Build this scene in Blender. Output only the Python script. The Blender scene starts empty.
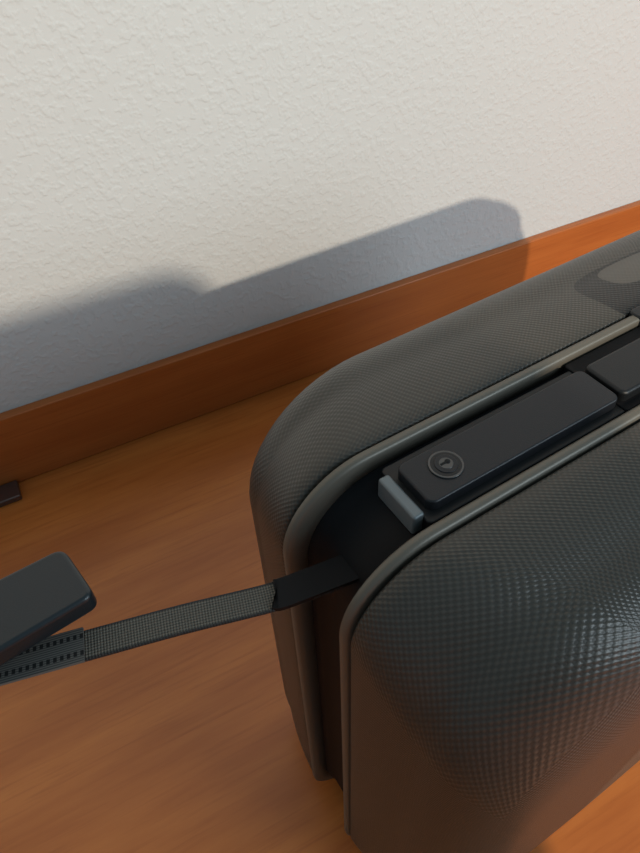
import bpy, bmesh, math
from mathutils import Vector, Matrix

scene = bpy.context.scene
try:
    scene.view_settings.view_transform = 'Standard'
except Exception:
    pass

# ---------------- node helpers ----------------
class NT:
    def __init__(s, name):
        s.m = bpy.data.materials.new(name); s.m.use_nodes = True
        s.t = s.m.node_tree; s.b = s.t.nodes['Principled BSDF']
    def n(s, typ, **kw):
        x = s.t.nodes.new(typ)
        for k, v in kw.items(): setattr(x, k, v)
        return x
    def l(s, a, b): s.t.links.new(a, b)
    def math(s, op, a, b=None, c=None, clamp=False):
        x = s.n('ShaderNodeMath', operation=op); x.use_clamp = clamp
        for i, v in enumerate((a, b, c)):
            if v is None: continue
            if isinstance(v, (int, float)): x.inputs[i].default_value = v
            else: s.l(v, x.inputs[i])
        return x.outputs[0]
    def mix(s, f, a, b):
        x = s.n('ShaderNodeMix', data_type='RGBA')
        for sock, v in ((x.inputs[0], f), (x.inputs[6], a), (x.inputs[7], b)):
            if isinstance(v, (int, float)): sock.default_value = v
            elif isinstance(v, tuple): sock.default_value = (*v, 1)
            else: s.l(v, sock)
        return x.outputs[2]
    def set(s, **kw):
        for k, v in kw.items():
            k = k.replace('_', ' ')
            sock = s.b.inputs[k]
            if isinstance(v, (int, float)): sock.default_value = v
            elif isinstance(v, tuple): sock.default_value = (*v, 1)
            else: s.l(v, sock)
    def bump(s, h, strength, dist, normal=None):
        x = s.n('ShaderNodeBump'); x.inputs['Strength'].default_value = strength
        x.inputs['Distance'].default_value = dist
        s.l(h, x.inputs['Height'])
        if normal is not None: s.l(normal, x.inputs['Normal'])
        return x.outputs[0]
    def noise(s, vec, scale, detail=2, rough=.5):
        x = s.n('ShaderNodeTexNoise'); x.inputs['Scale'].default_value = scale
        x.inputs['Detail'].default_value = detail; x.inputs['Roughness'].default_value = rough
        s.l(vec, x.inputs['Vector']); return x.outputs[0]
    def coord(s, which='Object'):
        return s.n('ShaderNodeTexCoord').outputs[which]
    def mapping(s, vec, scale):
        x = s.n('ShaderNodeMapping'); x.inputs['Scale'].default_value = scale
        s.l(vec, x.inputs[0]); return x.outputs[0]

def mat_plain(name, col, rough=.5, metal=0., noise_amt=.0, nscale=400, spec=.5):
    m = NT(name); m.set(Base_Color=col, Roughness=rough, Metallic=metal, Specular_IOR_Level=spec)
    c = m.coord()
    nz = m.noise(c, nscale, 3)
    m.l(m.bump(nz, .3 if noise_amt == 0 else noise_amt, .0003), m.b.inputs['Normal'])
    return m.m

# wall
w = NT('plaster_wallpaper'); c = w.coord()
n1 = w.noise(c, 130, 1.5, .5)
n2 = w.noise(c, 50, 2, .5)
r = w.n('ShaderNodeValToRGB'); r.color_ramp.elements[0].position = .46; r.color_ramp.elements[1].position = .66
w.l(n1, r.inputs[0])
h = w.math('ADD', r.outputs[0], w.math('MULTIPLY', n2, .9))
w.set(Base_Color=(.665, .68, .675), Roughness=.75)
w.l(w.bump(h, .36, .0014), w.b.inputs['Normal'])
MAT_WALL = w.m

def wood(name, c1, c2, c3, rough, streak=(1.2, 16, 16)):
    m = NT(name); c = m.coord()
    mp = m.mapping(c, streak)
    a = m.noise(mp, 3.0, 5, .6)
    b = m.noise(m.mapping(c, (streak[0]*2, streak[1]*6, streak[2]*6)), 5, 3, .6)
    col = m.mix(m.math('MULTIPLY', m.math('SUBTRACT', a, .38), 3.6, clamp=True), c1, c2)
    col = m.mix(m.math('MULTIPLY', m.math('SUBTRACT', b, .50), 3.0, clamp=True), col, c3)
    m.set(Base_Color=col, Roughness=rough)
    m.l(m.bump(b, .12, .0004), m.b.inputs['Normal'])
    return m.m
MAT_FLOOR = wood('laminate_floor', (.47, .132, .026), (.60, .190, .040), (.40, .105, .020), .27, (1.0, 7, 7))
MAT_BASE = wood('baseboard_wood', (.45, .120, .024), (.52, .15, .032), (.38, .09, .018), .38, (1, 10, 14))

# shell
def shell_mat(name, panel):
    m = NT(name)
    uv = m.n('ShaderNodeUVMap'); uv.uv_map = 'UVMap'
    sp = m.n('ShaderNodeSeparateXYZ'); m.l(uv.outputs[0], sp.inputs[0])
    u, v = sp.outputs[0], sp.outputs[1]
    ob = m.n('ShaderNodeSeparateXYZ'); m.l(m.coord(), ob.inputs[0])
    x, y, z = ob.outputs
    def pat(p, q, pitch):
        k = 2*math.pi/pitch
        a = m.math('MULTIPLY', m.math('ADD', p, q), k*.7071)
        b = m.math('MULTIPLY', m.math('SUBTRACT', p, q), k*.7071)
        h = m.math('ADD', m.math('COSINE', a), m.math('COSINE', b))
        return m.math('MULTIPLY', m.math('ADD', h, 1.0), .33, clamp=True)
    h1 = pat(u, v, .0024)
    h2 = pat(x, z, .0020)
    sel = m.math('GREATER_THAN', v, .118)
    hm = m.n('ShaderNodeMix', data_type='FLOAT'); m.l(sel, hm.inputs[0]); m.l(h1, hm.inputs[2]); m.l(h2, hm.inputs[3])
    h = hm.outputs[0]
    col = m.mix(h, (.046, .042, .035), (.076, .069, .057))
    if panel:
        yy = m.math('ABSOLUTE', y)
        fx = m.math('DIVIDE', m.math('SUBTRACT', x, .305), .060)
        fy = m.math('DIVIDE', m.math('SUBTRACT', yy, .050), .034)
        e = m.math('ADD', m.math('POWER', m.math('ABSOLUTE', fx), 4.0), m.math('POWER', m.math('ABSOLUTE', fy), 4.0))
        mask = m.math('LESS_THAN', e, 1.0)
        fx2 = m.math('DIVIDE', m.math('SUBTRACT', x, .305), .034)
        fy2 = m.math('DIVIDE', m.math('SUBTRACT', yy, .067), .015)
        e2 = m.math('ADD', m.math('POWER', m.math('ABSOLUTE', fx2), 3), m.math('POWER', m.math('ABSOLUTE', fy2), 3))
        mask2 = m.math('LESS_THAN', e2, 1.0)
        col = m.mix(mask, col, m.mix(h, (.010, .010, .009), (.020, .019, .018)))
        col = m.mix(mask2, col, (.085, .077, .064))
        h = m.math('MULTIPLY', h, m.math('SUBTRACT', 1.0, m.math('MULTIPLY', mask2, .7)))
    fine = m.noise(m.coord(), 900, 2)
    hh = m.math('ADD', h, m.math('MULTIPLY', fine, .16))
    m.set(Base_Color=col, Roughness=.38, Metallic=.15)
    m.l(m.bump(hh, .42, .0006), m.b.inputs['Normal'])
    return m.m
MAT_SHELL_B = shell_mat('textured_polycarbonate_back', True)
MAT_SHELL_F = shell_mat('textured_polycarbonate_front', False)
MAT_TRIM = mat_plain('satin_bronze_trim', (.145, .130, .105), .45, .3, .15)
MAT_BLACK = mat_plain('black_plastic', (.008, .009, .010), .42, 0, .25, 1500, .4)
MAT_CHAN = mat_plain('channel_black_rubber', (.004, .004, .005), .6, spec=.2)
MAT_PLATE = mat_plain('latch_plate_plastic', (.012, .013, .016), .42, 0, .35, 1800, .4)
MAT_CLIP = mat_plain('grey_metal_clip', (.17, .195, .205), .45, .3)
MAT_LOCK = mat_plain('gunmetal_lock', (.10, .10, .10), .35, .8, .1)
MAT_HOLE = mat_plain('keyhole_black', (.002, .002, .002), .8)
MAT_TAB = mat_plain('moulded_tab_plastic', (.010, .016, .020), .35, 0, .2, 1200)
MAT_METAL = mat_plain('brown_metal', (.16, .12, .11), .35, .8)
MAT_FABRIC = mat_plain('blocker_fabric', (.10, .10, .12), .9)  # only for the added chair shape that blocks the lamp

# webbing
s = NT('woven_webbing'); uv = s.n('ShaderNodeUVMap'); uv.uv_map = 'UVMap'
sp = s.n('ShaderNodeSeparateXYZ'); s.l(uv.outputs[0], sp.inputs[0]); u, v = sp.outputs[0], sp.outputs[1]
kk = 2*math.pi/.0028
wv = s.math('MULTIPLY', s.math('SINE', s.math('MULTIPLY', s.math('ADD', u, v), kk)), s.math('SINE', s.math('MULTIPLY', s.math('SUBTRACT', u, v), kk)))
hv = s.math('MULTIPLY_ADD', wv, .5, .5)
edge = s.math('GREATER_THAN', s.math('ABSOLUTE', v), .0066)
col = s.mix(hv, (.012, .011, .010), (.17, .152, .12))
col = s.mix(edge, col, (.02, .02, .02))
s.set(Base_Color=col, Roughness=.7)
s.l(s.bump(hv, .9, .0006), s.b.inputs['Normal'])
MAT_WEB = s.m
s = NT('ladder_webbing'); uv = s.n('ShaderNodeUVMap'); uv.uv_map = 'UVMap'
sp = s.n('ShaderNodeSeparateXYZ'); s.l(uv.outputs[0], sp.inputs[0]); u, v = sp.outputs[0], sp.outputs[1]
d1 = s.math('GREATER_THAN', s.math('SINE', s.math('MULTIPLY', u, 2*math.pi/.0030)), -.1)
va = s.math('ABSOLUTE', v)
band = s.math('LESS_THAN', s.math('ABSOLUTE', s.math('SUBTRACT', va, .0042)), .0012)
mk = s.math('MULTIPLY', d1, band)
base = s.mix(s.math('MULTIPLY_ADD', s.math('SINE', s.math('MULTIPLY', v, 2*math.pi/.0011)), .5, .5), (.03, .03, .03), (.13, .12, .105))
s.set(Base_Color=s.mix(mk, base, (.003, .003, .003)), Roughness=.8)
s.l(s.bump(s.math('SUBTRACT', 1.0, mk), .8, .0008), s.b.inputs['Normal'])
MAT_LADDER = s.m

# ---------------- mesh helpers ----------------
def add(name, bm, mat, parent=None, smooth=True, bevel=0, seg=3, loc=None, rot=None):
    me = bpy.data.meshes.new(name)
    bmesh.ops.recalc_face_normals(bm, faces=bm.faces)
    bm.to_mesh(me); bm.free()
    for p in me.polygons: p.use_smooth = smooth
    o = bpy.data.objects.new(name, me); scene.collection.objects.link(o)
    me.materials.append(mat)
    if parent: o.parent = parent
    if loc is not None: o.location = loc
    if rot is not None: o.rotation_euler = rot
    if bevel:
        b = o.modifiers.new('bevel', 'BEVEL'); b.width = bevel; b.segments = seg; b.limit_method = 'ANGLE'; b.angle_limit = math.radians(35)
        if smooth:
            wn = o.modifiers.new('wn', 'WEIGHTED_NORMAL')
    return o

def box(name, lo, hi, mat, parent=None, bevel=.002, seg=3, rot=None):
    bm = bmesh.new(); bmesh.ops.create_cube(bm, size=1)
    lo = Vector(lo); hi = Vector(hi); c = (lo+hi)/2; sz = hi-lo
    bmesh.ops.scale(bm, vec=sz, verts=bm.verts)
    return add(name, bm, mat, parent, bevel > 0, bevel, seg, c, rot)

def plate_poly(name, pts, z0, z1, mat, parent=None, bevel=.0015):
    bm = bmesh.new()
    vs = [bm.verts.new((x, y, z0)) for x, y in pts]
    f = bm.faces.new(vs)
    r = bmesh.ops.extrude_face_region(bm, geom=[f])
    for g in r['geom']:
        if isinstance(g, bmesh.types.BMVert): g.co.z = z1
    return add(name, bm, mat, parent, True, bevel, 3)

def rrect(x0, x1, y0, y1, r, n=8):
    pts = []
    for cx, cy, a0 in ((x1-r, y1-r, 0), (x0+r, y1-r, 90), (x0+r, y0+r, 180), (x1-r, y0+r, 270)):
        for i in range(n+1):
            a = math.radians(a0+90*i/n); pts.append((cx+r*math.cos(a), cy+r*math.sin(a)))
    return pts

# ---------------- camera ----------------
Xc = Vector((1955, -771, 650)).normalized()
Zd = Vector((30, 624, 650)).normalized()
Yc = Vector((-474, -654, 650)).normalized()
right = Vector((Xc.x, Yc.x, -Zd.x)).normalized()
fwd = Vector((Xc.z, Yc.z, -Zd.z)); fwd = (fwd - right*fwd.dot(right)).normalized()
up = right.cross(fwd)
M = Matrix(((right.x, up.x, -fwd.x, 0), (right.y, up.y, -fwd.y, 0), (right.z, up.z, -fwd.z, .72), (0, 0, 0, 1)))
cd = bpy.data.cameras.new('camera'); cam = bpy.data.objects.new('camera', cd); scene.collection.objects.link(cam)
cam.matrix_world = M
cd.sensor_fit = 'VERTICAL'; cd.sensor_height = 24; cd.lens = 650/853*24; cd.clip_start = .01
scene.camera = cam

# ---------------- room ----------------
WY = .752
box('floor', (-2.5, -3.2, -.05), (3.5, WY, 0), MAT_FLOOR, bevel=0)
box('wall_back', (-2.5, WY, -.05), (3.5, WY+.1, 2.6), MAT_WALL, bevel=0)
box('baseboard_back', (-2.5, WY-.015, 0), (3.5, WY, .121), MAT_BASE, bevel=.0025)

# ---------------- suitcase ----------------
ang = math.radians(4.9)
t = Vector((math.cos(ang), math.sin(ang), 0)); nn = Vector((-math.sin(ang), math.cos(ang), 0))
O = t*.077 + nn*.147
suit = bpy.data.objects.new('hardshell_suitcase', None); scene.collection.objects.link(suit)
suit.location = O; suit.rotation_euler = (0, 0, ang)
L, H = .61, .475

def outline(d, R, nc=14, ns=16):
    """rounded rectangle in x-z; returns list of (x,z)"""
    x0, x1, z0, z1 = d, L-d, d, H-d
    pts = []
    cs = ((x1-R, z1-R, 0), (x0+R, z1-R, 90), (x0+R, z0+R, 180), (x1-R, z0+R, 270))
    for i, (cx, cz, a0) in enumerate(cs):
        for j in range(nc+1):
            a = math.radians(a0+90*j/nc); pts.append((cx+R*math.cos(a), cz+R*math.sin(a)))
        nx, nz, na = cs[(i+1) % 4]
        e = pts[-1]; f = (nx+R*math.cos(math.radians(na)), nz+R*math.sin(math.radians(na)))
        for j in range(1, ns):
            q = j/ns; pts.append((e[0]*(1-q)+f[0]*q, e[1]*(1-q)+f[1]*q))
    return pts

def loft(name, secs, mat, closed=False, cap=False, uvscale=True):
    """secs: list of (y, d, R)"""
    bm = bmesh.new(); uvl = bm.loops.layers.uv.new('UVMap')
    rings = []
    base = outline(0, .05)
    arc = [0]
    for i in range(1, len(base)+1):
        a, b = base[i-1], base[i % len(base)]
        arc.append(arc[-1]+math.dist(a, b))
    vlen = 0; vl = []
    prev = None
    for (y, d, R) in secs:
        if prev: vlen += math.dist((y, d), prev)
        prev = (y, d); vl.append(vlen)
        rings.append([bm.verts.new((x, y, z)) for x, z in outline(d, R)])
    N = len(base); S = len(rings)
    rng = range(S) if closed else range(S-1)
    for k in rng:
        A, B = rings[k], rings[(k+1) % S]
        for i in range(N):
            j = (i+1) % N
            f = bm.faces.new((A[i], A[j], B[j], B[i]))
            uvs = ((arc[i], vl[k]), (arc[i+1], vl[k]), (arc[i+1], vl[(k+1) % S]), (arc[i], vl[(k+1) % S]))
            for lp, q in zip(f.loops, uvs): lp[uvl].uv = q
    if cap:
        f = bm.faces.new(rings[-1])
        for lp in f.loops: lp[uvl].uv = (lp.vert.co.x, 5+lp.vert.co.z)
    return add(name, bm, mat, suit)

def shell_secs(sign, y0, D):
    r = []
    r.append((sign*y0, .022, .04))
    r.append((sign*y0, .0022, .05))
    r.append((sign*(y0+.0006), .0008, .05))
    r.append((sign*(y0+.0022), 0, .05))
    F = .050  # fillet
    flat = D-F
    for q in (.2, .4, .6, .8, 1):
        r.append((sign*(y0+.0022+(flat-.0022)*q), .008*q*q, .05+.026*q))
    for i in range(1, 13):
        a = math.radians(84*i/12)
        s = flat+F*.95*math.sin(a)
        d = .008+F*(1-math.cos(a))
        r.append((sign*(y0+s), d, .076+.5*(d-.008)))
    s0, d0 = r[-1][0], r[-1][1]
    for q, rr in ((.02, .10), (.05, .11), (.09, .10)):
        r.append((s0+sign*.003*min(1, q/.05), d0+q, rr-(q*.3)))
    return r
CH = .024
loft('back_shell', shell_secs(1, CH+.0075, .101), MAT_SHELL_B, cap=True)
loft('front_shell', shell_secs(-1, CH+.0075, .098), MAT_SHELL_F, cap=True)
for nm, sg in (('trim_frame_rear', 1), ('trim_frame_front', -1)):
    y0, y1 = CH*sg, (CH+.006)*sg
    e = .0012*sg
    loft(nm, [(y0, .014, .045), (y0, .0000, .05), (y0+e, -.0012, .05), (y1-e, -.0012, .05), (y1, 0, .05), (y1, .014, .045)], MAT_TRIM, closed=True)
loft('seam_channel', [(-CH-.002, .0105, .045), (-.018, .012, .045), (-.0165, .0135, .045), (.0145, .0135, .045), (.016, .012, .045), (CH+.002, .0105, .045)], MAT_CHAN)

# latches + handle on the top
def latch(nm, x0, x1, lockx):
    zt = H+.0025
    e = bpy.data.objects.new(nm, None); scene.collection.objects.link(e); e.parent = suit
    plate_poly(nm+'_plate', rrect(x0, x1, -.0165, .0115, .0045), H-.014, zt, MAT_PLATE, e, .0012)
    plate_poly(nm+'_bed', rrect(x0-.004, x1+.004, -.0215, .0185, .003), H-.014, H-.004, MAT_BLACK, e, .001)
    for part, r0, z0, z1, mt in (('bezel', .0088, zt-.001, zt+.0008, MAT_LOCK), ('recess', .0078, zt, zt+.0009, MAT_BLACK), ('core', .0058, zt, zt+.0013, MAT_PLATE), ('core_ring', .0036, zt, zt+.0015, MAT_LOCK)):
        bm = bmesh.new(); bmesh.ops.create_cone(bm, cap_ends=True, segments=48, radius1=r0, radius2=r0, depth=z1-z0)
        add(nm+'_lock_'+part, bm, mt, e, True, .0003, 2, (lockx, -.0015, (z0+z1)/2))
    bm = bmesh.new(); bmesh.ops.create_cone(bm, cap_ends=True, segments=24, radius1=.0014, radius2=.0014, depth=.0006)
    add(nm+'_keyhole_round', bm, MAT_HOLE, e, True, 0, 2, (lockx+.0012, -.001, zt+.0014))
    box(nm+'_keyhole_slot', (lockx-.0030, -.0016, zt+.0011), (lockx+.001, -.0004, zt+.0017), MAT_HOLE, e, 0)
latch('latch_a', .056, .184, .077)
latch('latch_b', .426, .554, .533)
box('clip_a', (.0465, -.0165, H-.015), (.0530, .0125, H-.0015), MAT_CLIP, suit, .0015)
box('clip_b', (.5570, -.0165, H-.015), (.5635, .0125, H-.0015), MAT_CLIP, suit, .0015)
plate_poly('carry_handle', rrect(.186, .424, -.0165, .0115, .004), H-.014, H+.0035, MAT_BLACK, suit, .002)
plate_poly('handle_bed', rrect(.184, .426, -.0225, .0225, .002), H-.014, H-.003, MAT_CHAN, suit, .001)
plate_poly('handle_mount', rrect(.248, .362, .0225, .033, .004), H-.010, H+.0022, MAT_BLACK, suit, .0015)

# strap
def loc(wx, wy):
    p = Vector((wx, wy, 0))-O; return (p.dot(t), p.dot(nn))
def ribbon(name, path, width, th, mat):
    bm = bmesh.new(); uvl = bm.loops.layers.uv.new('UVMap'); rows = []; acc = 0; prev = None
    P = [Vector(p) for p in path]
    Q = []
    for i in range(len(P)-1):
        p0 = P[max(i-1, 0)]; p1 = P[i]; p2 = P[i+1]; p3 = P[min(i+2, len(P)-1)]
        for k in range(10):
            s_ = k/10
            Q.append(.5*((2*p1)+(p2-p0)*s_+(2*p0-5*p1+4*p2-p3)*s_**2+(3*p1-p0-3*p2+p3)*s_**3))
    Q.append(P[-1])
    for i, q in enumerate(Q):
        tg = (Q[min(i+1, len(Q)-1)]-Q[max(i-1, 0)]).normalized()
        side = tg.cross(Vector((0, 0, 1))).normalized(); nz = side.cross(tg)
        if i: acc += (q-Q[i-1]).length
        rows.append((acc, [bm.verts.new(q+side*width/2*a+nz*th/2*b) for a, b in ((-1, 1), (1, 1), (1, -1), (-1, -1))]))
    for i in range(len(rows)-1):
        u0, A = rows[i]; u1, B = rows[i+1]
        for k in range(4):
            f = bm.faces.new((A[k], A[(k+1) % 4], B[(k+1) % 4], B[k]))
            va = width/2*(-1 if k in (0, 3) else 1); vb = width/2*(-1 if (k+1) % 4 in (0, 3) else 1)
            for lp, q in zip(f.loops, ((u0, va), (u0, vb), (u1, vb), (u1, va))): lp[uvl].uv = q
    bm.faces.new(rows[0][1]); bm.faces.new(rows[-1][1])
    return add(name, bm, mat, suit, False)
SZ = H-.038
def px(u, v, z):
    """local x,y of a sight line at height z (survey helper used to measure strap position)"""
    d = Vector(((u-320)/650, (v-426.5)/650, 1))
    s_ = (.72-z)/d.dot(Zd); return loc(s_*d.dot(Xc), s_*d.dot(Yc))
s1 = px(180, 620, SZ); a1 = px(85, 646, SZ); a2 = px(20, 664, SZ); a3 = px(-90, 694, SZ); s0 = px(290, 592, SZ)
e0 = (.030, s0[1]-.007)
ribbon('strap_rubber_end', [e0+(SZ+.0010,), s0+(SZ+.001,), px(276, 596, SZ)+(SZ+.001,)], .0158, .0026, MAT_CHAN)
ribbon('strap_webbing', [e0+(SZ,), s0+(SZ,), s1+(SZ,), a1+(SZ,), a2+(SZ,), a3+(SZ,)], .0150, .0016, MAT_WEB)
ribbon('strap_ladder_end', [a1+(SZ+.0017,), a2+(SZ+.0016,), a3+(SZ+.0016,)], .0170, .0016, MAT_LADDER)
# moulded pull tab, standing proud of the strap end
ZT = SZ+.022
A = Vector((*px(95, 594, ZT), 0)); B = Vector((*px(62, 546, ZT), 0))
C = Vector((*px(-70, 612, ZT), 0)); D = Vector((*px(-50, 680, ZT), 0))
tabpts = []
def corner(p, a, b, r):
    da = (a-p).normalized(); db = (b-p).normalized()
    q0 = p+da*r; q1 = p+db*r
    for i in range(7):
        q = i/6; tabpts.append(((1-q)**2*q0+2*q*(1-q)*p+q*q*q1)[:2])
corner(A, D, B, .006); corner(B, A, C, .006); corner(C, B, D, .01); corner(D, C, A, .01)
plate_poly('strap_pull_tab', tabpts, ZT-.012, ZT, MAT_TAB, suit, .0025)
lx, ly = px(-40, 672, SZ)
box('strap_tab_loop', (lx-.010, ly-.008, SZ-.002), (lx+.008, ly+.010, ZT-.009), MAT_BLACK, suit, .002)

# door stop plate at baseboard
box('door_stop', (-.185, .703, 0), (-.138, .736, .010), MAT_METAL, bevel=.002)

# ---------------- added unseen chair shape behind the camera, casts left hump of wall shadow ----------------
ch = bpy.data.objects.new('added_shadow_blocker', None); scene.collection.objects.link(ch)
bm = bmesh.new()
vs = [bm.verts.new((x, -.62, z)) for x, z in rrect(-.46, .268, .50, .936, .045)]
f = bm.faces.new(vs); r_ = bmesh.ops.extrude_face_region(bm, geom=[f])
for g in r_['geom']:
    if isinstance(g, bmesh.types.BMVert): g.co.y = -.57
add('blocker_back', bm, MAT_FABRIC, ch, True, .015, 3)
box('blocker_seat', (-.44, -1.10, .42), (.235, -.58, .50), MAT_FABRIC, ch, .02)
for i, (x, y, zt) in enumerate(((-.40, -1.05, .43), (.20, -1.05, .43), (-.40, -.62, .60), (.20, -.62, .60))):
    box('blocker_leg_%d' % (i+1), (x-.018, y-.018, 0), (x+.018, y+.018, zt), MAT_BASE, ch, .003)

# ---------------- lights ----------------
ld = bpy.data.lights.new('ceiling_lamp_light', 'POINT'); ld.energy = 215; ld.color = (1, .86, .68); ld.shadow_soft_size = .022
lo = bpy.data.objects.new('ceiling_lamp_light', ld); scene.collection.objects.link(lo); lo.location = (.33, -2.0, 1.66)
ad = bpy.data.lights.new('added_cool_fill', 'AREA'); ad.shape = 'RECTANGLE'; ad.size = 1.1; ad.size_y = 1.3; ad.energy = 36; ad.color = (.74, .89, 1)  # added cool area light, placed to put highlights on the shell
ao = bpy.data.objects.new('added_cool_fill', ad); scene.collection.objects.link(ao); ao.location = (1.7, -1.9, 1.55)
ao.rotation_euler = (Vector((.2, .2, .35))-Vector(ao.location)).to_track_quat('-Z', 'Y').to_euler()
wd = bpy.data.worlds.new('world'); scene.world = wd; wd.use_nodes = True
bg = wd.node_tree.nodes['Background']; bg.inputs[0].default_value = (.60, .83, .96, 1); bg.inputs[1].default_value = .31
